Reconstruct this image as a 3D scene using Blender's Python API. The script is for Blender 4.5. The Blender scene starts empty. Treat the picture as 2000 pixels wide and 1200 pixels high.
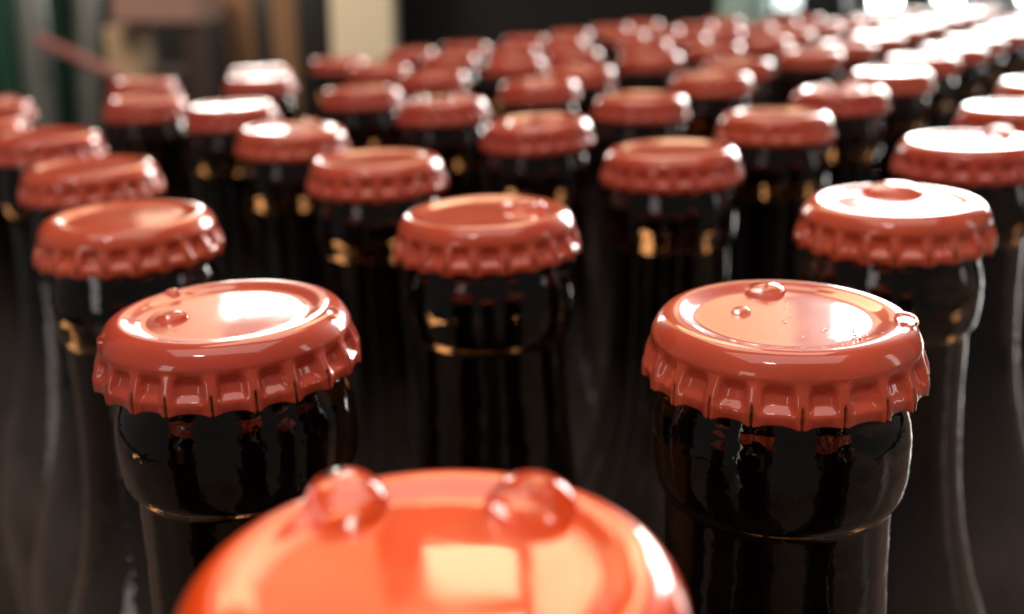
import bpy, math, random
from mathutils import Vector, Matrix

S = bpy.context.scene
# ---------------------------------------------------------------- camera
TOP = 0.230                       # height of the cap tops above the table
PITCH, ROLL = 0.3046, -0.0367
CAMZ = TOP + 0.03615
F_ = Vector((0, math.cos(PITCH), -math.sin(PITCH)))
U0 = Vector((0, math.sin(PITCH), math.cos(PITCH)))
X0 = Vector((1, 0, 0))
X_ = math.cos(ROLL) * X0 + math.sin(ROLL) * U0
U_ = -math.sin(ROLL) * X0 + math.cos(ROLL) * U0
cam_d = bpy.data.cameras.new('camera')
cam_d.sensor_width = 36.0
cam_d.lens = 36.5
cam_d.clip_start = 0.002
cam_d.clip_end = 50
cam_d.dof.use_dof = True
cam_d.dof.focus_distance = 0.1055
cam_d.dof.aperture_fstop = 36.5 / 2.1
cam_d.dof.aperture_blades = 0
cam = bpy.data.objects.new('camera', cam_d)
S.collection.objects.link(cam)
m = Matrix((X_, U_, -F_)).transposed().to_4x4()
m.translation = Vector((0, 0, CAMZ))
cam.matrix_world = m
S.camera = cam

def at(px, py, Y):
    """point of the room at distance Y in the direction of a spot of the photograph"""
    d = F_ + (px - 1000) / 2028.75 * X_ - (py - 600) / 2028.75 * U_
    d = d * (Y / d.y)
    return Vector((d.x, Y, CAMZ + d.z))

# ---------------------------------------------------------------- world, lamps, exposure
S.view_settings.view_transform = 'Standard'
S.view_settings.look = 'None'
S.view_settings.exposure = 0.0
S.view_settings.gamma = 1.0
S.cycles.use_denoising = True
S.cycles.max_bounces = 10
S.cycles.transmission_bounces = 8
S.cycles.glossy_bounces = 5
S.cycles.diffuse_bounces = 3
S.cycles.sample_clamp_indirect = 6.0
S.cycles.blur_glossy = 0.3
W = bpy.data.worlds.new('World')
S.world = W
W.use_nodes = True
bg = W.node_tree.nodes['Background']
bg.inputs['Color'].default_value = (1.0, 0.90, 0.84, 1)
bg.inputs['Strength'].default_value = 0.12

def lamp(name, loc, aim, sx, sy, radiance, col):
    d = bpy.data.lights.new(name, 'AREA')
    d.shape = 'RECTANGLE'; d.size = sx; d.size_y = sy
    d.energy = radiance * math.pi * sx * sy
    d.color = col
    o = bpy.data.objects.new(name, d); S.collection.objects.link(o)
    o.location = loc
    o.rotation_euler = (Vector(aim) - Vector(loc)).to_track_quat('-Z', 'Y').to_euler()
    return o

def polar(px, el, Y):
    """room position from azimuth (as a photograph column) and elevation in degrees at distance Y"""
    x = (px - 1000) / 2028.75 * Y
    return Vector((x, Y, CAMZ + math.hypot(x, Y) * math.tan(math.radians(el))))

AIM = (0, 0.15, TOP)
def panel(name, px0, px1, el0, el1, Y, rad, col):
    a, b, c = polar(px0, el0, Y), polar(px1, el0, Y), polar(px0, el1, Y)
    mid = (b + c) / 2
    lamp(name, mid, (mid.x * 0.6, mid.y - 1, mid.z - 0.15 * 0), abs(b.x - a.x), abs(c.z - a.z), rad, col)
WARM = (1.0, 0.74, 0.42)
panel('cream_light_panel_right', 1375, 1590, 14.6, 27, 2.0, 1.9, (1.0, 0.80, 0.44))
panel('cream_light_panel_middle', 1048, 1420, 24.0, 44, 1.2, 7.0, WARM)
panel('cream_light_panel_centre', 785, 1005, 26, 30, 1.2, 9.0, WARM)
panel('cream_light_panel_upper', 500, 1022, 31, 44, 1.2, 4.0, WARM)
panel('amber_light_panel_left', 420, 670, 17.5, 31, 1.6, 1.8, (1.0, 0.62, 0.30))
panel('amber_light_panel_far_left', 275, 412, 8.5, 31, 1.6, 1.7, (1.0, 0.72, 0.44))
lamp('background_fill_lamp', (-0.75, 1.55, 0.95), (-0.62, 2.3, 0.20), 0.35, 0.25, 38.0, (1.0, 0.84, 0.66))  # added fill, no real fixture; brightens the things behind the bottles
lamp('ceiling_lamp', (0.1, 0.9, 1.75), (0, 0.25, TOP), 1.1, 0.7, 3.6, (1.0, 0.80, 0.66))
lamp('ceiling_lamp_overhead', (0.0, -0.35, 1.95), (0, -0.1, TOP), 2.2, 1.2, 1.9, (1.0, 0.86, 0.78))
lamp('rear_lamp_left', (-1.05, -1.05, 0.45), (0, 0.15, TOP), 0.32, 0.9, 2.6, (1.0, 0.93, 0.88))
lamp('side_lamp_right', (1.5, 0.05, 0.6), (0.05, 0.15, TOP), 0.16, 0.7, 2.6, (1.0, 0.94, 0.90))
lamp('small_lamp', (-0.22, -0.35, 0.95), (0, 0.2, TOP), 0.10, 0.03, 60.0, (1.0, 0.93, 0.88))

# ---------------------------------------------------------------- helpers
import bmesh
def outward(me):
    bm = bmesh.new(); bm.from_mesh(me); bmesh.ops.recalc_face_normals(bm, faces=bm.faces); bm.to_mesh(me); bm.free()

COL = S.collection
def mesh_obj(name, verts, faces, mat, parent=None, smooth=True):
    me = bpy.data.meshes.new(name)
    me.from_pydata([tuple(v) for v in verts], [], faces)
    me.update()
    if smooth: me.polygons.foreach_set('use_smooth', [True] * len(me.polygons))
    if mat: me.materials.append(mat)
    o = bpy.data.objects.new(name, me); COL.objects.link(o)
    if parent: o.parent = parent
    return o
def empty(name, loc):
    o = bpy.data.objects.new(name, None); COL.objects.link(o)
    o.empty_display_size = 0.02; o.location = loc
    return o
def tag(o, label=None, cat=None, group=None, kind=None):
    if label: o['label'] = label
    if cat: o['category'] = cat
    if group: o['group'] = group
    if kind: o['kind'] = kind
    return o

def mat(name, base, rough=0.5, spec=0.5, **kw):
    M = bpy.data.materials.new(name); M.use_nodes = True
    b = M.node_tree.nodes['Principled BSDF']
    b.inputs['Base Color'].default_value = (*base, 1)
    b.inputs['Roughness'].default_value = rough
    b.inputs['Specular IOR Level'].default_value = spec
    for k, v in kw.items(): b.inputs[k.replace('_', ' ')].default_value = v
    return M
def noise(M, scale, detail=4, coord='Object'):
    n = M.node_tree
    tc = n.nodes.new('ShaderNodeTexCoord'); t = n.nodes.new('ShaderNodeTexNoise')
    t.inputs['Scale'].default_value = scale; t.inputs['Detail'].default_value = detail
    n.links.new(tc.outputs[coord], t.inputs['Vector'])
    return t
def bump(M, tex, strength, dist):
    n = M.node_tree; b = n.nodes.new('ShaderNodeBump')
    b.inputs['Strength'].default_value = strength; b.inputs['Distance'].default_value = dist
    n.links.new(tex.outputs[0], b.inputs['Height'])
    p = n.nodes['Principled BSDF']
    n.links.new(b.outputs['Normal'], p.inputs['Normal'])
    return b
def ramp(M, tex, stops):
    n = M.node_tree; r = n.nodes.new('ShaderNodeValToRGB')
    e = r.color_ramp.elements
    while len(e) < len(stops): e.new(0.5)
    for i, (p, c) in enumerate(stops):
        e[i].position = p; e[i].color = (*c, 1)
    n.links.new(tex.outputs[0], r.inputs['Fac'])
    return r

# lacquered red-orange sheet metal with rust in the pleats
def cap_material(name, lo_hi):
    M = mat(name, lo_hi[0][1], 0.35, 0.15, Coat_Weight=1.0, Coat_Roughness=0.035, Coat_IOR=1.6)
    n = M.node_tree; p = n.nodes['Principled BSDF']
    t = noise(M, 140, 5)
    r = ramp(M, t, lo_hi)
    # each cap a slightly different batch of lacquer, with scuffs
    oi = n.nodes.new('ShaderNodeObjectInfo'); hs = n.nodes.new('ShaderNodeHueSaturation')
    for sock, lo, hi in (('Hue', 0.4975, 0.5025), ('Value', 0.92, 1.08)):
        q = n.nodes.new('ShaderNodeMapRange'); q.inputs['To Min'].default_value = lo; q.inputs['To Max'].default_value = hi
        n.links.new(oi.outputs['Random'], q.inputs['Value']); n.links.new(q.outputs[0], hs.inputs[sock])
    n.links.new(r.outputs[0], hs.inputs['Color'])
    sc = noise(M, 520, 8); sr = n.nodes.new('ShaderNodeMapRange'); sr.inputs['From Min'].default_value = 0.60; sr.inputs['From Max'].default_value = 0.72
    sr.inputs['To Max'].default_value = 0.35
    n.links.new(sc.outputs[0], sr.inputs['Value'])
    sx = n.nodes.new('ShaderNodeMix'); sx.data_type = 'RGBA'; sx.inputs[7].default_value = (0.42, 0.13, 0.08, 1)
    n.links.new(sr.outputs[0], sx.inputs[0]); n.links.new(hs.outputs[0], sx.inputs[6])
    at_ = n.nodes.new('ShaderNodeAttribute'); at_.attribute_name = 'wear'
    t2 = noise(M, 900, 5)
    r2 = ramp(M, t2, [(0.38, (0.030, 0.012, 0.006)), (0.62, (0.34, 0.17, 0.06))])
    mul = n.nodes.new('ShaderNodeMath'); mul.operation = 'MULTIPLY'
    t3 = noise(M, 330, 2)
    add = n.nodes.new('ShaderNodeMath'); add.operation = 'MULTIPLY_ADD'
    add.inputs[1].default_value = 2.4; add.inputs[2].default_value = -0.35
    n.links.new(t3.outputs[0], add.inputs[0])
    n.links.new(at_.outputs['Fac'], mul.inputs[0]); n.links.new(add.outputs[0], mul.inputs[1])
    mul.use_clamp = True
    mx = n.nodes.new('ShaderNodeMix'); mx.data_type = 'RGBA'
    n.links.new(mul.outputs[0], mx.inputs[0])
    n.links.new(sx.outputs[2], mx.inputs[6]); n.links.new(r2.outputs[0], mx.inputs[7])
    n.links.new(mx.outputs[2], p.inputs['Base Color'])
    inv = n.nodes.new('ShaderNodeMath'); inv.operation = 'SUBTRACT'; inv.inputs[0].default_value = 1.0
    n.links.new(mul.outputs[0], inv.inputs[1]); n.links.new(inv.outputs[0], p.inputs['Coat Weight'])
    rc = n.nodes.new('ShaderNodeMapRange'); rc.inputs['From Min'].default_value = 0.35; rc.inputs['From Max'].default_value = 0.75
    rc.inputs['To Min'].default_value = 0.02; rc.inputs['To Max'].default_value = 0.13
    n.links.new(noise(M, 190, 6).outputs[0], rc.inputs['Value']); n.links.new(rc.outputs[0], p.inputs['Coat Roughness'])
    # fine orange-peel and dust relief
    b1 = bump(M, noise(M, 260, 3), 0.25, 0.00005)
    v = n.nodes.new('ShaderNodeTexVoronoi'); v.inputs['Scale'].default_value = 700
    tc = n.nodes.new('ShaderNodeTexCoord'); n.links.new(tc.outputs['Object'], v.inputs['Vector'])
    rr = n.nodes.new('ShaderNodeValToRGB')
    rr.color_ramp.elements[0].position = 0.0; rr.color_ramp.elements[0].color = (1, 1, 1, 1)
    rr.color_ramp.elements[1].position = 0.16; rr.color_ramp.elements[1].color = (0, 0, 0, 1)
    n.links.new(v.outputs['Distance'], rr.inputs['Fac'])
    b2 = n.nodes.new('ShaderNodeBump'); b2.inputs['Strength'].default_value = 0.22; b2.inputs['Distance'].default_value = 0.00012
    n.links.new(rr.outputs[0], b2.inputs['Height']); n.links.new(b1.outputs[0], b2.inputs['Normal'])
    n.links.new(b2.outputs[0], p.inputs['Normal']); n.links.new(b1.outputs[0], p.inputs['Coat Normal'])
    return M
M_CAP = cap_material('red_cap_lacquer', [(0.3, (0.63, 0.082, 0.038)), (0.7, (0.76, 0.106, 0.048))])
M_CAP_WARM_LIT = cap_material('red_cap_lacquer_warm_lit', [(0.3, (0.90, 0.066, 0.004)), (0.7, (0.97, 0.095, 0.008))])  # nearest cap: same red lacquer with stronger warm light painted into its colour
M_GLASS = mat('brown_bottle_glass', (0.052, 0.023, 0.008), 0.03, 0.5, Transmission_Weight=1.0, IOR=1.52)
bump(M_GLASS, noise(M_GLASS, 110, 4), 0.5, 0.0007)
def lighten_shoulders(M):
    # pale diffuse layer that paints light onto the bottle shoulders to lift dark gaps
    n = M.node_tree; p = n.nodes['Principled BSDF']; out = n.nodes['Material Output']
    d = n.nodes.new('ShaderNodeBsdfDiffuse'); d.inputs['Color'].default_value = (0.30, 0.235, 0.20, 1)
    tc = n.nodes.new('ShaderNodeTexCoord'); s = n.nodes.new('ShaderNodeSeparateXYZ'); n.links.new(tc.outputs['Object'], s.inputs[0])
    mr = n.nodes.new('ShaderNodeMapRange'); mr.inputs['From Min'].default_value = -0.045; mr.inputs['From Max'].default_value = -0.095
    mr.inputs['To Min'].default_value = 0.002; mr.inputs['To Max'].default_value = 0.36
    n.links.new(s.outputs['Z'], mr.inputs['Value'])
    t = noise(M, 60, 5); r = n.nodes.new('ShaderNodeMapRange'); r.inputs['From Min'].default_value = 0.3; r.inputs['From Max'].default_value = 0.7
    r.inputs['To Min'].default_value = 0.45; r.inputs['To Max'].default_value = 1.0
    n.links.new(t.outputs[0], r.inputs['Value'])
    m_ = n.nodes.new('ShaderNodeMath'); m_.operation = 'MULTIPLY'
    n.links.new(mr.outputs[0], m_.inputs[0]); n.links.new(r.outputs[0], m_.inputs[1])
    x = n.nodes.new('ShaderNodeMixShader')
    n.links.new(m_.outputs[0], x.inputs[0]); n.links.new(p.outputs[0], x.inputs[1]); n.links.new(d.outputs[0], x.inputs[2])
    n.links.new(x.outputs[0], out.inputs['Surface'])
lighten_shoulders(M_GLASS)
M_WATER = mat('water', (1.0, 0.98, 0.96), 0.05, 0.5, Transmission_Weight=1.0, IOR=1.33)

# ---------------------------------------------------------------- meshes shared by the bottles
N_FL = 21
def cap_mesh(name, seed, per, rings, M_CAP=M_CAP):
    rnd = random.Random(seed)
    # angular samples, denser at the pleats
    us = []
    for k in range(per):
        u = -0.5 + k / per
        us.append(0.5 * math.copysign(abs(2 * u) ** 1.55, u))
    top = [(0.0, -0.58), (2.5, -0.585), (5, -0.60), (7.5, -0.63), (9.0, -0.66), (9.6, -0.65), (10.0, -0.58), (10.4, -0.46),
           (10.9, -0.28), (11.4, -0.12), (11.9, -0.03), (12.3, 0.0), (12.8, -0.07), (13.25, -0.26), (13.65, -0.57), (14.0, -0.98), (14.3, -1.45), (14.52, -1.9), (14.68, -2.3)]
    if rings < 14: top = [top[i] for i in (0, 4, 7, 9, 11, 13, 15, 17, 18)]
    ang = []
    jit = [rnd.uniform(-0.05, 0.05) for _ in range(N_FL)]
    amp = [rnd.uniform(0.86, 1.08) for _ in range(N_FL)]
    drop = [rnd.uniform(-0.16, 0.16) for _ in range(N_FL)]
    rust = [rnd.uniform(0.55, 1.15) for _ in range(N_FL)]
    lip = [rnd.uniform(0.75, 1.1) for _ in range(N_FL)]
    for f in range(N_FL):
        for u in us:
            w = (0.5 - abs(u)) * 2
            ang.append((f, u, (f + u + jit[f] * w) / N_FL * 2 * math.pi))
    n = len(ang)
    V = [(0, 0, top[0][1] * 1e-3)]; wear = [0.0]
    rows = []
    ph = rnd.uniform(0, 6.28)
    for r, z in top[1:]:
        row = []
        for f, u, a in ang:
            dz = 0.05 * math.sin(2 * a + ph) * (r / 14) ** 2
            row.append(len(V)); V.append((r * 1e-3 * math.cos(a), r * 1e-3 * math.sin(a), (z + dz) * 1e-3)); wear.append(0.0)
        rows.append(row)
    def sm(x): x = max(0, min(1, x)); return x * x * (3 - 2 * x)
    for k in range(1, rings + 1):
        t = k / rings
        row = []
        for f, u, a in ang:
            ri = math.exp(-(abs(u) / 0.165) ** 2.6)
            ox = 14.68 + 1.0 * sm(t / 0.75)
            Rr = ox + (amp[f] - 0.92) * 0.9 * t
            # pocket between two ridges, pressed in on the glass, then a rounded lower lip
            c_ = 0.5 - abs(u)
            box_ = math.exp(-(c_ / 0.335) ** 6)
            lp = lip[f] if u > 0 else lip[f - 1]
            Rp = ox - (1.05 * sm((t - 0.02) / 0.40) - 0.82 * sm((t - 0.56) / 0.22) * lp) * (0.25 + 0.75 * box_) - 0.10 * sm((t - 0.85) / 0.15)
            wide = sm(t * 2.6)
            r = Rp + (Rr - Rp) * (ri * wide + (1 - wide) * (0.5 + 0.5 * ri))
            zb = -6.95 - 0.42 * math.exp(-(abs(u) / 0.24) ** 1.5) + drop[f] * ri
            z = -2.3 + (zb + 2.3) * t
            g = math.exp(-(u / 0.024) ** 2) * sm((t - 0.5) / 0.12)
            r -= 0.5 * g
            row.append(len(V)); V.append((r * 1e-3 * math.cos(a), r * 1e-3 * math.sin(a), z * 1e-3))
            wear.append(min(1.0, math.exp(-(u / 0.042) ** 2) * sm((t - 0.42) / 0.2) * 1.1 * rust[f] + (0.7 * ri * rust[f] if t > 0.985 else 0)))
        rows.append(row)
    # folded-under edge
    for dr, z in ((0.28, 0.05), (0.45, 1.2)):
        row = []
        for i, (f, u, a) in enumerate(ang):
            x, y, zz = V[rows[-1 if dr == 0.28 else -2][i]]
            k = 1 - dr * 1e-3 / math.hypot(x, y)
            row.append(len(V)); V.append((x * k, y * k, zz + z * 1e-3)); wear.append(0.4)
        rows.append(row)
    F = [(0, rows[0][i], rows[0][(i + 1) % n]) for i in range(n)]
    for ra, rb in zip(rows, rows[1:]):
        for i in range(n):
            j = (i + 1) % n
            F.append((ra[i], rb[i], rb[j], ra[j]))
    me = bpy.data.meshes.new(name); me.from_pydata(V, [], F); me.update()
    me.polygons.foreach_set('use_smooth', [True] * len(me.polygons))
    outward(me)
    A = me.attributes.new('wear', 'FLOAT', 'POINT'); A.data.foreach_set('value', wear)
    me.materials.append(M_CAP)
    return me

def lathe_mesh(name, prof, seg, material, closed=True):
    V, F = [], []
    for r, z in prof:
        for k in range(seg):
            a = 2 * math.pi * k / seg
            V.append((r * 1e-3 * math.cos(a), r * 1e-3 * math.sin(a), z * 1e-3))
    for i in range(len(prof) - 1):
        for k in range(seg):
            j = (k + 1) % seg
            F.append((i * seg + k, (i + 1) * seg + k, (i + 1) * seg + j, i * seg + j))
    if closed:
        F.append(tuple(range(seg))); F.append(tuple(reversed(range((len(prof) - 1) * seg, len(prof) * seg))))
    me = bpy.data.meshes.new(name); me.from_pydata(V, [], F); me.update()
    outward(me)
    me.polygons.foreach_set('use_smooth', [len(p.vertices) == 4 for p in me.polygons])
    me.materials.append(material)
    return me
GLASS_PROF = [(12.9, -1.2), (13.15, -2.0), (13.15, -6), (13.0, -8.2), (13.4, -9.4), (14.0, -11.2), (14.35, -13), (14.45, -15), (14.4, -17.4), (14.2, -19.2),
              (13.85, -20.2), (13.4, -20.7), (13.05, -21.1), (12.95, -21.8), (13.0, -30), (13.3, -38), (13.9, -46), (15.2, -56), (17.5, -66), (20.8, -76),
              (24.2, -86), (27.0, -96), (28.8, -106), (29.5, -116), (29.5, -222), (28.5, -227.5), (26, -229.8), (0.5, -229.8)]
GLASS_HI = lathe_mesh('glass_body', GLASS_PROF, 96, M_GLASS)
GLASS_LO = lathe_mesh('glass_body', GLASS_PROF, 40, M_GLASS)
CAPS_HI = [cap_mesh('cap', 11 + i, 28, 26) for i in range(5)]
CAP_WARM_LIT = cap_mesh('cap', 71, 28, 26, M_CAP_WARM_LIT)
CAPS_MID = [cap_mesh('cap', 31 + i, 10, 14) for i in range(3)]
CAPS_LO = [cap_mesh('cap', 51 + i, 6, 7) for i in range(2)]

# ---------------------------------------------------------------- bottles: key, x, y in millimetres, row, place in its row
LAYOUT = [
    ('A', -34.2, 118.4, 2, 1), ('B', 30.2, 109.5, 2, 2), ('C', -5.3, 52.2, 1, 1), ('D', -66.0, 176.6, 3, 1), ('E', -3.8, 169.4, 3, 2), ('F', 63.1, 166.3, 3, 3), 
    ('G', -94.1, 234.0, 4, 1), ('H', -28.9, 229.6, 4, 2), ('I', 36.3, 227.7, 4, 3), ('J', 100.2, 223.9, 4, 4), ('K', -127.6, 290.3, 5, 1), ('L', -58.9, 289.0, 5, 2), 
    ('M', 8.5, 284.8, 5, 3), ('N', 72.4, 279.8, 5, 4), ('O', 136.1, 277.5, 5, 5), ('P', -90.0, 346.8, 6, 2), ('Q', -20.5, 343.1, 6, 3), ('R', 44.0, 338.5, 6, 4), 
    ('S', 107.0, 335.9, 6, 5), ('U', -53.8, 400.6, 7, 3), ('V', 13.2, 398.4, 7, 4), ('W', 77.4, 394.6, 7, 5), ('X', 143.1, 391.2, 7, 6), ('T', -131.9, 388.7, 7, 2), 
    ('Z', -161.1, 475.3, 8, 1), ('K2', -191.1, 392.3, 7, 1), ('K1', -167.9, 333.9, 6, 1), ('Y', -104.8, 456.6, 8, 2), ('b', -30.4, 459.4, 8, 3), 
    ('k', 33.0, 456.0, 8, 4), ('n', 100.0, 453.6, 8, 5), ('f', 5.2, 511.9, 9, 3), ('l', 70.0, 506.0, 9, 4), ('c', -28.3, 561.3, 10, 2), ('m', 37.1, 561.8, 10, 3), 
    ('d', -54.3, 617.4, 11, 1), ('g', 5.9, 612.2, 11, 2), ('e', -23.4, 669.0, 12, 1), ('j', 37.0, 666.0, 12, 2), ('out', 58.7, 54.7, 1, 0), ('out', -72.0, 62.1, 1, 0), 
    ('-', 171.9, 331.8, 6, 6), ('-', 210.5, 387.6, 7, 0), ('-', 174.5, 442.6, 8, 6), ('-', -118.7, 516.7, 9, 1), ('-', -59.6, 511.0, 9, 2), ('-', 144.6, 500.2, 9, 5), 
    ('-', 210.1, 495.4, 9, 6), ('-', -87.6, 568.0, 10, 1), ('-', 110.0, 555.6, 10, 4), ('-', 177.4, 549.6, 10, 5), ('-', 242.2, 546.1, 10, 6), 
    ('-', 80.7, 610.0, 11, 3), ('-', 147.4, 604.2, 11, 4), ('-', 210.9, 601.6, 11, 5), ('-', 277.2, 596.5, 11, 6), ('-', 113.1, 662.5, 12, 3), 
    ('-', 177.1, 659.7, 12, 4), ('-', 244.4, 656.1, 12, 5), ('-', 310.7, 650.0, 12, 6), ('-', 15.2, 721.5, 13, 1), ('-', 82.4, 719.1, 13, 2), 
    ('-', 146.0, 713.6, 13, 3), ('-', 211.2, 710.0, 13, 4), ('-', 277.2, 706.8, 13, 5), ('-', 345.3, 702.7, 13, 6), ('-', 49.1, 774.4, 14, 1), 
    ('-', 113.6, 769.8, 14, 2), ('-', 180.1, 767.4, 14, 3), ('-', 243.8, 764.5, 14, 4), ('-', 310.3, 759.3, 14, 5), ('-', 377.1, 756.2, 14, 6), 
    ('-', 83.9, 826.2, 15, 1), ('-', 148.0, 822.7, 15, 2), ('-', 211.9, 819.7, 15, 3), ('-', 277.8, 813.4, 15, 4), ('-', 346.5, 811.1, 15, 5), 
    ('-', 407.9, 809.8, 15, 0), ('-', 115.5, 879.4, 16, 1), ('-', 180.3, 874.2, 16, 2), ('-', 244.9, 868.9, 16, 3), ('-', 310.8, 867.0, 16, 4), 
    ('-', 378.2, 866.3, 16, 5), ('-', 441.4, 860.9, 16, 0), ('-', 347.1, 921.6, 17, 1), ('-', 411.4, 916.3, 17, 2), ('-', 477.5, 913.0, 17, 0), 
    
]
NEAR = 'brown glass bottles with red crown caps'
LABELS = {
 'C': 'nearest bottle, glossy warm-lit red cap cut by the bottom edge under two big water drops',
 'A': 'sharp bottle at left, red cap with flat drop beside white window reflection',
 'B': 'sharp bottle at right, red cap with three drops and cream and white reflections',
 'D': 'bottle just behind the sharp left cap, its red cap without any large drop',
 'E': 'bottle of the middle cap, with a large clear drop at its back right',
 'F': 'bottle behind the sharp right cap, cap half white with glare around a wide drop',
 'G': 'slightly blurred bottle at left, second cap back from the sharp left one',
 'H': 'slightly blurred bottle left behind the middle cap, bright dot at each rim end',
 'I': 'slightly blurred bottle right behind the middle cap, plain cap with bright right rim',
 'J': 'bottle at the right edge, cap top wholly white with glare, small drop on it',
 'K': 'blurred bottle cut by the left edge, its wide cap just above the second-row red one',
 'L': 'blurred bottle whose cap has a round white glare patch left of a drop',
 'M': 'blurred bottle with two low drops on its cap, directly above the middle cap',
 'N': 'blurred bottle with pale cream cap top and white glare at its right end',
 'O': 'blurred bottle cut by the right edge, just behind the wholly white cap',
 'P': 'blurred bottle with long white glare strip, between lone cap and round-glare cap',
 'Q': 'blurred bottle with two bumps of water on its cap, left of centre',
 'R': 'blurred bottle, plain cap with one bright dot, right of the cap with two low drops',
 'S': 'blurred bottle with two drops and white glare along its cap, right of centre',
 'T': 'blurred bottle with plain orange-red cap standing beside the dark gap at left',
 'U': 'blurred bottle with bright dots at both cap ends, below the cream pillar',
 'V': 'blurred bottle whose cap has a pale glowing drop in its middle',
 'W': 'blurred bottle with dull cap and one bright dot, right of the glowing-drop cap',
 'X': 'blurred bottle with short white glare strip on the right half of its cap',
 'Y': 'blurred bottle whose cap is a bright white blot below the two tan planks',
 'Z': 'blurred bottle whose cap peeks over the plain cap beside the dark gap',
 'K1': 'blurred bottle cut by the left edge, lower of the two small bright-dotted caps',
 'K2': 'blurred bottle near the left edge, upper of the two small bright-dotted caps',
}
OUT_L = 'brown bottle just outside the picture beside the nearest rows'
FAR_L = 'small far out of focus bottle with dull red cap and pale rim dot'
FAR_R = 'small far out of focus bottle with white glaring cap at upper right'
ORD = ['', 'first', 'second', 'third', 'fourth', 'fifth', 'sixth', 'seventh', 'eighth', 'ninth', 'tenth', 'eleventh', 'twelfth']

CUSTOM = {'A': (0, 0.03), 'B': (1, 0.09), 'C': (2, 0.2), 'D': (3, 0.0), 'E': (4, 0.12), 'F': (1, 0.21), 'G': (0, 0.15), 'H': (2, 0.05), 'I': (3, 0.1), 'J': (4, 0.2)}
proto = {}
rng = random.Random(5)
BOTTLE = {}
for key, x, y, row, nth in LAYOUT:
    lod = 'hi' if key in CUSTOM else ('mid' if y < 480 else 'lo')
    if lod == 'hi': cm = CAPS_HI[CUSTOM[key][0]]
    elif lod == 'mid': cm = CAPS_MID[rng.randrange(3)]
    else: cm = CAPS_LO[rng.randrange(2)]
    if key == 'C': cm = CAP_WARM_LIT
    gm = GLASS_HI if y < 300 else GLASS_LO
    if 'root' not in proto:
        root = empty('bottle', (0, 0, 0))
        g = bpy.data.objects.new('glass_body', gm); COL.objects.link(g); g.parent = root
        c = bpy.data.objects.new('cap', cm); COL.objects.link(c); c.parent = root
        g.location = (0, 0, TOP); c.location = (0, 0, TOP)
        proto.update(root=root, g=g, c=c)
    else:
        root = proto['root'].copy(); g = proto['g'].copy(); c = proto['c'].copy()
        for o in (root, g, c): COL.objects.link(o)
        g.parent = root; c.parent = root
        g.data = gm; c.data = cm
    root.location = (x * 1e-3, y * 1e-3, 0.0043 if key == 'C' else 0 if lod == 'hi' else rng.uniform(-0.0006, 0.0006))
    c.rotation_euler.z = CUSTOM[key][1] if key in CUSTOM else rng.uniform(0, 6.28)
    c.rotation_euler.x = rng.uniform(-1, 1) * (0.010 if lod == 'hi' else 0.028); c.rotation_euler.y = rng.uniform(-1, 1) * (0.010 if lod == 'hi' else 0.028)
    g.rotation_euler.z = rng.uniform(0, 6.28)
    right = (x / y) * 2028 + 1000 > 1680
    if key in LABELS: lab = LABELS[key]
    elif key == 'out': lab = OUT_L
    elif row <= 10 and nth: lab = 'bottle with %s cap, %s from the left in the %s row from the front' % ('white glaring' if right else 'dull', ORD[nth], ORD[row])
    else: lab = FAR_R if right else FAR_L
    tag(root, lab, 'bottle', NEAR)
    if key not in ('-', 'out'): BOTTLE[key] = root

# ---------------------------------------------------------------- water drops on the caps
def drop_mesh(R, H, seed, n=28, m=9):
    """a dome of water; R foot radius, H height in mm; foot sunk a little in the lacquer"""
    rnd = random.Random(seed); p1, p2 = rnd.uniform(0, 6.28), rnd.uniform(0, 6.28)
    V, F = [], []
    rows = []
    def wob(a): return 1 + 0.035 * math.sin(2 * a + p1) + 0.02 * math.sin(3 * a + p2)
    for k in range(m):
        t = k / (m - 1) * math.pi / 2 * 0.96
        r = R * math.cos(t) ** 1.0; z = H * math.sin(t)
        row = []
        for i in range(n):
            a = 2 * math.pi * i / n
            row.append(len(V)); V.append((r * wob(a) * 1e-3 * math.cos(a), r * wob(a) * 1e-3 * math.sin(a), z * 1e-3))
        rows.append(row)
    V.append((0, 0, H * 1e-3)); tip = len(V) - 1
    foot = []
    for i in range(n):
        a = 2 * math.pi * i / n
        foot.append(len(V)); V.append((R * 0.98 * wob(a) * 1e-3 * math.cos(a), R * 0.98 * wob(a) * 1e-3 * math.sin(a), -0.2e-3))
    for ra, rb in zip(rows, rows[1:]):
        for i in range(n): F.append((ra[i], ra[(i + 1) % n], rb[(i + 1) % n], rb[i]))
    for i in range(n):
        F.append((rows[-1][i], rows[-1][(i + 1) % n], tip)); F.append((foot[i], foot[(i + 1) % n], rows[0][(i + 1) % n], rows[0][i]))
    F.append(tuple(reversed(foot)))
    me = bpy.data.meshes.new('water_drop'); me.from_pydata(V, [], F); me.update()
    outward(me)
    me.polygons.foreach_set('use_smooth', [len(p.vertices) < 10 for p in me.polygons])
    me.materials.append(M_WATER)
    return me
def surf(r):
    P = [(0, -0.58), (7.5, -0.63), (9.6, -0.65), (10.4, -0.46), (11.4, -0.12), (12.3, 0.0), (13.25, -0.26), (13.65, -0.57), (14.3, -1.45), (14.68, -2.3), (15.6, -4.0)]
    for (a, za), (b, zb) in zip(P, P[1:]):
        if a <= r <= b: return za + (zb - za) * (r - a) / (b - a)
    return -4
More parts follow.
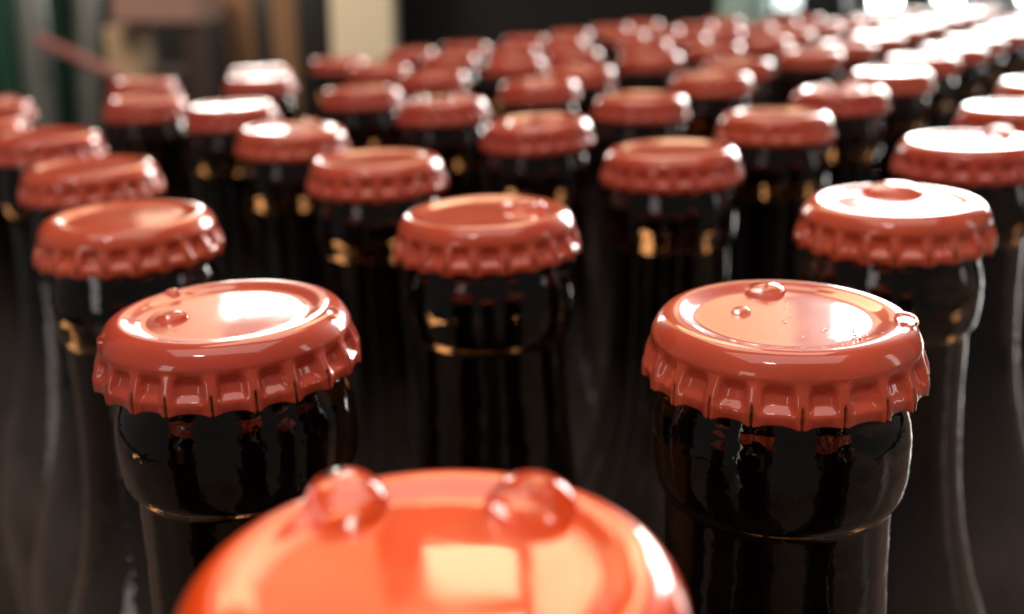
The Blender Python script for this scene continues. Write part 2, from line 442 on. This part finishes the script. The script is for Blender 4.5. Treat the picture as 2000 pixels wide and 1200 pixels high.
def water(key, dx, dy, R, H, label, cat='water drop'):
    """dx, dy in mm from the cap's centre"""
    o = bpy.data.objects.new('water_drop', drop_mesh(R, H, int(abs(dx * 91 + dy * 37)) + 3)); COL.objects.link(o)
    b = BOTTLE[key]
    r = math.hypot(dx, dy)
    e = 0.25
    sl = (surf(r + e) - surf(max(0, r - e))) / (2 * e)
    tilt = -math.atan(sl) * 0.8
    o.location = (b.location.x + dx * 1e-3, b.location.y + dy * 1e-3, TOP + b.location.z + surf(r) * 1e-3)
    if r > 0.1:
        ax = Vector((-dy, dx, 0)).normalized()
        o.rotation_euler = Matrix.Rotation(tilt, 4, ax).to_euler()
    tag(o, label, cat, 'water drops on the bottle caps')
    return o
water('B', 0.1, 9.2, 2.55, 1.35, 'tall water drop on the back edge of the sharp right cap')
water('B', -4.3, 2.0, 1.1, 0.75, 'small dark-footed water drop inside the sharp right cap')
water('B', 12.1, -4.0, 1.35, 0.8, 'water drop clinging to the right rim of the sharp right cap')
water('A', -6.0, -1.3, 1.9, 0.9, 'flat water drop in the left half of the sharp left cap')
water('A', -8.6, 7.9, 1.0, 0.55, 'small water drop on the far rim of the sharp left cap')
water('A', 13.2, -2.0, 0.8, 0.75, 'tiny water drop on the right rim of the sharp left cap')
water('A', -12.6, -6.2, 0.7, 0.45, 'tiny water bead low on the left shoulder of the sharp left cap')
water('C', -6.0, 8.9, 2.85, 1.75, 'big water drop, left of the two on the nearest cap')
water('C', 6.0, 7.8, 3.1, 1.9, 'big water drop, right of the two on the nearest cap')
water('E', 6.4, 3.0, 3.7, 1.8, 'large water drop at the back right of the middle cap')
water('F', 2.4, 7.0, 5.0, 1.9, 'wide flat water drop in white glare on the cap at right')
water('M', -5.3, -1.8, 3.0, 1.2, 'low water drop at the left of a blurred cap above the middle cap')
water('M', 4.5, 3.8, 2.6, 1.0, 'low water drop at the right of a blurred cap above the middle cap')
water('J', 9.4, 7.0, 3.0, 1.5, 'water drop on the white glaring cap at the right edge')
water('Q', -6.6, 5.4, 3.2, 1.8, 'left of two blurred water drops on a cap in the fourth row')
water('Q', 6.4, 2.0, 3.8, 2.2, 'right of two blurred water drops on a cap in the fourth row')
water('L', 3.6, 8.0, 3.2, 1.9, 'blurred water drop behind the round glare of a left cap')
water('V', 0.3, 1.0, 4.2, 1.8, 'glowing blurred water drop in the middle of a fifth row cap')
water('S', -3.3, 7.5, 3.0, 1.5, 'left of two blurred drops on the glaring fourth row cap at right')
water('S', 5.4, 3.0, 3.2, 1.6, 'right of two blurred drops on the glaring fourth row cap at right')
water('K2', 3.8, 8.0, 3.6, 2.0, 'blurred water drop on a cap at the left edge')

def beads(key, spots, label):
    """tiny beads of spray, too small to pick apart"""
    b = BOTTLE[key]; V, F = [], []
    for dx, dy, R in spots:
        z0 = surf(math.hypot(dx, dy)); k0 = len(V); n = 8
        for r, z in ((1, -0.05), (0.8, 0.32), (0.4, 0.5)):
            for i in range(n):
                a = 2 * math.pi * i / n
                V.append(((dx + R * 1.3 * r * math.cos(a)) * 1e-3, (dy + R * r * math.sin(a)) * 1e-3, (z0 + z * R) * 1e-3))
        for q in range(2):
            for i in range(n):
                j = (i + 1) % n
                F.append((k0 + q * n + i, k0 + q * n + j, k0 + q * n + n + j, k0 + q * n + n + i))
        F.append(tuple(k0 + 2 * n + i for i in range(n)))
    o = mesh_obj('water_spray', V, F, M_WATER)
    o.location = (b.location.x, b.location.y, TOP + b.location.z)
    tag(o, label, 'water spray', kind='stuff')
r_ = random.Random(9)
beads('B', [(r_.uniform(-1, 8.5), r_.uniform(-8, 8), r_.choice((0.09, 0.12, 0.16, 0.24))) for _ in range(46)], 'fine spray of tiny water beads across the sharp right cap')
beads('A', [(r_.uniform(-8.5, 7), r_.uniform(-8, 8), r_.choice((0.08, 0.1, 0.14))) for _ in range(14)], 'sparse tiny water beads on the sharp left cap')


# ---------------------------------------------------------------- table, floor and walls
def box(name, x0, x1, y0, y1, z0, z1, m, parent=None, taper=0.0, bev=0.0):
    V = [(x0, y0, z0), (x1, y0, z0), (x1, y1, z0), (x0, y1, z0), (x0, y0, z1), (x1, y0, z1), (x1, y1, z1), (x0, y1, z1)]
    F = [(3, 2, 1, 0), (4, 5, 6, 7), (0, 1, 5, 4), (1, 2, 6, 5), (2, 3, 7, 6), (3, 0, 4, 7)]
    o = mesh_obj(name, V, F, m, parent, smooth=False)
    if bev:
        md = o.modifiers.new('bevel', 'BEVEL'); md.width = bev; md.segments = 3
    return o
M_TABLE = mat('dark_wood_table', (0.14, 0.10, 0.08), 0.25)
t = noise(M_TABLE, 6, 6); r = ramp(M_TABLE, t, [(0.3, (0.10, 0.07, 0.055)), (0.7, (0.20, 0.145, 0.12))])
M_TABLE.node_tree.links.new(r.outputs[0], M_TABLE.node_tree.nodes['Principled BSDF'].inputs['Base Color'])
M_WALL = mat('dark_wall', (0.007, 0.0065, 0.0065), 0.8); bump(M_WALL, noise(M_WALL, 8), 0.3, 0.01)
M_FLOOR = mat('dark_floor', (0.05, 0.045, 0.04), 0.5); bump(M_FLOOR, noise(M_FLOOR, 5), 0.3, 0.01)
M_GREEN = mat('dark_green_plastic', (0.012, 0.055, 0.035), 0.45)
M_GREY = mat('grey_metal', (0.085, 0.092, 0.088), 0.4)
M_PINK = mat('red_painted_rod', (0.26, 0.10, 0.09), 0.4)
M_TANB = mat('cream_cardboard', (0.36, 0.25, 0.15), 0.6)
M_BROWN = mat('brown_wood', (0.035, 0.018, 0.013), 0.5)
M_ROSE = mat('pale_brown_wood', (0.24, 0.14, 0.115), 0.45)
M_TAN = mat('tan_wood', (0.22, 0.115, 0.055), 0.5)
M_CREAM = mat('cream_wood', (0.82, 0.72, 0.54), 0.5)
M_TEAL = mat('pale_teal_glass', (0.50, 0.72, 0.66), 0.2)
M_WHITE = mat('white_plastic', (0.85, 0.85, 0.80), 0.35)
M_DARK = mat('black_frame', (0.01, 0.01, 0.01), 0.5)
for M_, sc in ((M_TAN, 20), (M_BROWN, 20), (M_CREAM, 14), (M_ROSE, 20), (M_TANB, 30)):
    bump(M_, noise(M_, sc, 5), 0.3, 0.004)
def emit(name, col, s):
    M = bpy.data.materials.new(name); M.use_nodes = True
    n = M.node_tree; n.nodes.clear()
    e = n.nodes.new('ShaderNodeEmission'); o = n.nodes.new('ShaderNodeOutputMaterial')
    e.inputs[0].default_value = (*col, 1); e.inputs[1].default_value = s
    n.links.new(e.outputs[0], o.inputs[0]); return M

tag(box('table', -0.75, 0.95, -0.35, 1.12, -0.04, -0.0005, M_TABLE, bev=0.004), kind='structure')
tag(box('floor', -4, 5, -1.5, 4.2, -0.80, -0.76, M_FLOOR), kind='structure')
tag(box('back_wall', -4, 5, 2.66, 2.76, -0.76, 2.2, M_WALL), kind='structure')

def upright(name, pts, Y, dep, m, parent=None, floor=True):
    """a board standing at distance Y; pts = its four corners in the photograph's columns and rows"""
    a = [at(px, py, Y) for px, py in pts]
    if floor:                                  # the lower two corners stand on the floor
        for v in a[:2]: v.z = -0.76
    b = [v + Vector((0, dep, 0)) for v in a]
    o = mesh_obj(name, a + b, [(0, 1, 2, 3), (7, 6, 5, 4), (0, 4, 5, 1), (1, 5, 6, 2), (2, 6, 7, 3), (3, 7, 4, 0)], m, parent, smooth=False)
    bm = bmesh.new(); bm.from_mesh(o.data); bmesh.ops.recalc_face_normals(bm, faces=bm.faces); bm.to_mesh(o.data); bm.free()
    md = o.modifiers.new('bevel', 'BEVEL'); md.width = 0.004; md.segments = 2
    return o
def rod(name, p, q, r0, r1, m, parent=None, n=20):
    p, q = Vector(p), Vector(q); d = (q - p).normalized()
    u = d.orthogonal().normalized(); w = d.cross(u)
    V = []
    for c, r in ((p, r0 * 0.8), (p + d * r0 * 0.3, r0), (q - d * r1 * 0.3, r1), (q, r1 * 0.8)):
        V += [c + r * (math.cos(2 * math.pi * k / n) * u + math.sin(2 * math.pi * k / n) * w) for k in range(n)]
    F = [(i * n + k, i * n + (k + 1) % n, (i + 1) * n + (k + 1) % n, (i + 1) * n + k) for i in range(3) for k in range(n)]
    F += [tuple(reversed(range(n))), tuple(range(3 * n, 4 * n))]
    return mesh_obj(name, V, F, m, parent)
# ---------------------------------------------------------------- things behind the bottles, far out of focus
Y1 = 2.3
def to_floor(lo, hi):
    return hi + (lo - hi) * ((hi.z + 0.76) / (hi.z - lo.z))
gb = empty('plastic_crate', (at(10, 260, Y1).x, Y1, -0.76)); gb.location = (0, 0, 0)
upright('side_panel', [(-160, 700), (128, 700), (30, -60), (-230, -60)], Y1, 0.25, M_GREEN, gb)
for k in range(3):
    x0 = -60 + 52 * k
    upright('rib', [(x0 + 40, 420), (x0 + 62, 420), (x0 + 2, -70), (x0 - 20, -70)], Y1 - 0.03, 0.03, M_GREEN, gb)
tag(gb, 'dark green ribbed plastic crate standing out of focus at the left edge', 'crate')
tag(rod('metal_pipe', to_floor(at(112, 520, 2.2), at(52, -60, 2.2)), at(52, -60, 2.2), 0.030, 0.030, M_GREY), 'grey metal pipe leaning beside the green crate', 'pipe', 'grey metal pipes at the left')
tag(rod('metal_pipe', to_floor(at(183, 460, 2.35), at(166, -60, 2.35)), at(166, -60, 2.35), 0.026, 0.026, M_GREY), 'upright grey metal pipe behind the red rod', 'pipe', 'grey metal pipes at the left')
tag(rod('red_rod', at(72, 76, 2.14), at(272, 168, 2.06), 0.0115, 0.0115, M_PINK), 'thin red rod slanting down from the left toward the bottles', 'rod')
tag(upright('wooden_post', [(200, 260), (268, 260), (264, 52), (200, 52)], 2.1, 0.1, M_TANB), 'short cream wooden post standing left of the brown stool', 'post')
st = empty('wooden_stool', (0, 0, 0))
upright('seat', [(215, 44), (385, 46), (380, -40), (215, -40)], 2.05, 0.2, M_ROSE, st, floor=False)
upright('leg', [(365, 300), (405, 300), (392, 46), (352, 46)], 2.06, 0.04, M_BROWN, st)
upright('leg', [(262, 300), (292, 300), (296, 46), (268, 46)], 2.2, 0.04, M_BROWN, st)
upright('stretcher', [(292, 155), (366, 155), (362, 132), (292, 132)], 2.1, 0.03, M_BROWN, st, floor=False)
tag(st, 'brown wooden stool with pale seat edge behind the left bottles', 'stool')
tag(upright('wooden_plank', [(458, 330), (490, 330), (482, -60), (428, -60)], 2.3, 0.05, M_TAN), 'left and wider of the two tan planks leaning in the dark', 'plank', 'tan planks in the dark')
tag(upright('wooden_plank', [(532, 330), (566, 330), (568, -60), (520, -60)], 2.35, 0.05, M_TAN), 'right and duller of the two tan planks, next to the cream pillar', 'plank', 'tan planks in the dark')
tag(upright('pillar', [(648, 500), (764, 500), (758, -200), (636, -200)], 2.4, 0.15, M_CREAM), 'broad cream wooden pillar rising behind the bottles', 'pillar')

# bright windows
M_DAY = emit('daylight', (1.0, 0.95, 0.88), 14.0)
M_DAY2 = emit('bright_daylight', (1.0, 0.965, 0.92), 22.0)
def window(px0, px1, el0, el1, Y, mullions, m, label):
    w = empty('window', (0, 0, 0))
    a, b, c = polar(px0, el0, Y), polar(px1, el0, Y), polar(px0, el1, Y)
    z0, z1 = a.z, c.z
    fr = 0.03
    mesh_obj('pane', [(a.x, Y, z0), (b.x, Y, z0), (b.x, Y, z1), (a.x, Y, z1)], [(0, 1, 2, 3)], m, w, smooth=False)
    box('frame', a.x - fr, a.x, Y - 0.02, Y + 0.02, z0, z1, M_DARK, w)
    box('frame', b.x, b.x + fr, Y - 0.02, Y + 0.02, z0, z1, M_DARK, w)
    box('lintel', a.x - fr, b.x + fr, Y - 0.022, Y + 0.022, z1, z1 + fr, M_DARK, w)
    for px, wd in mullions:
        x = polar(px, 0, Y).x
        box('mullion', x - wd / 2, x + wd / 2, Y - 0.024, Y - 0.004, z0, z1, M_DARK, w)
    tag(w, label, 'window')
    return w
window(420, 584, 0.75, 16.0, 2.6, [(466, 0.014)], M_DAY, 'narrow bright window above the tan planks')
window(1692, 2750, -1.9, 24, 2.6, [(2180, 0.03)], M_DAY2, 'wide bright window above the right rear bottles')
window(1512, 1562, -1.9, -0.1, 2.6, [], emit('soft_daylight', (0.85, 0.95, 0.92), 2.5), 'small bright opening beside the teal jar')

# jars and jugs on a sill in front of the wide window
SILL = at(1700, 62, 2.35).z
tag(box('window_sill', at(1395, 60, 2.35).x, 1.95, 2.12, 2.56, SILL - 0.04, SILL - 0.0005, M_DARK, bev=0.004), kind='structure')
def jar(px, py0, py1, wpx, Y, m, label, capm=None, name='jar'):
    b0 = at(px, py0, Y); b0.z = SILL; t0 = at(px, py1, Y)
    R = wpx / 2 / 2028.75 * Y * 1000; H = (t0.z - b0.z) * 1000
    j = empty(name, (b0.x, Y, b0.z))
    me = lathe_mesh('body', [(R * .92, 0), (R, H * .04), (R, H * .7), (R * .93, H * .78), (R * .6, H * .86), (R * .55, H * .9)], 32, m)
    o = bpy.data.objects.new('body', me); COL.objects.link(o); o.parent = j
    me = lathe_mesh('lid', [(R * .62, H * .9), (R * .66, H * .91), (R * .66, H * .99), (R * .6, H)], 32, capm or M_DARK)
    o = bpy.data.objects.new('lid', me); COL.objects.link(o); o.parent = j
    tag(j, label, 'jar')
    return j
jar(1452, 60, -70, 96, 2.3, M_TEAL, 'pale teal jar standing behind the far bottles')
jar(1788, 60, -60, 66, 2.4, M_DARK, 'black jar between the two brightest panes')
jar(1925, 70, -60, 105, 2.3, mat('grey_plastic', (0.10, 0.10, 0.10), 0.3), 'grey jar in front of the window at top right')
jar(1617, 60, -70, 66, 2.4, M_DARK, 'black jar left of the wide window')
jar(1840, 60, 4, 60, 2.2, M_WHITE, 'low whitish pot at the foot of the wide window', M_WHITE)
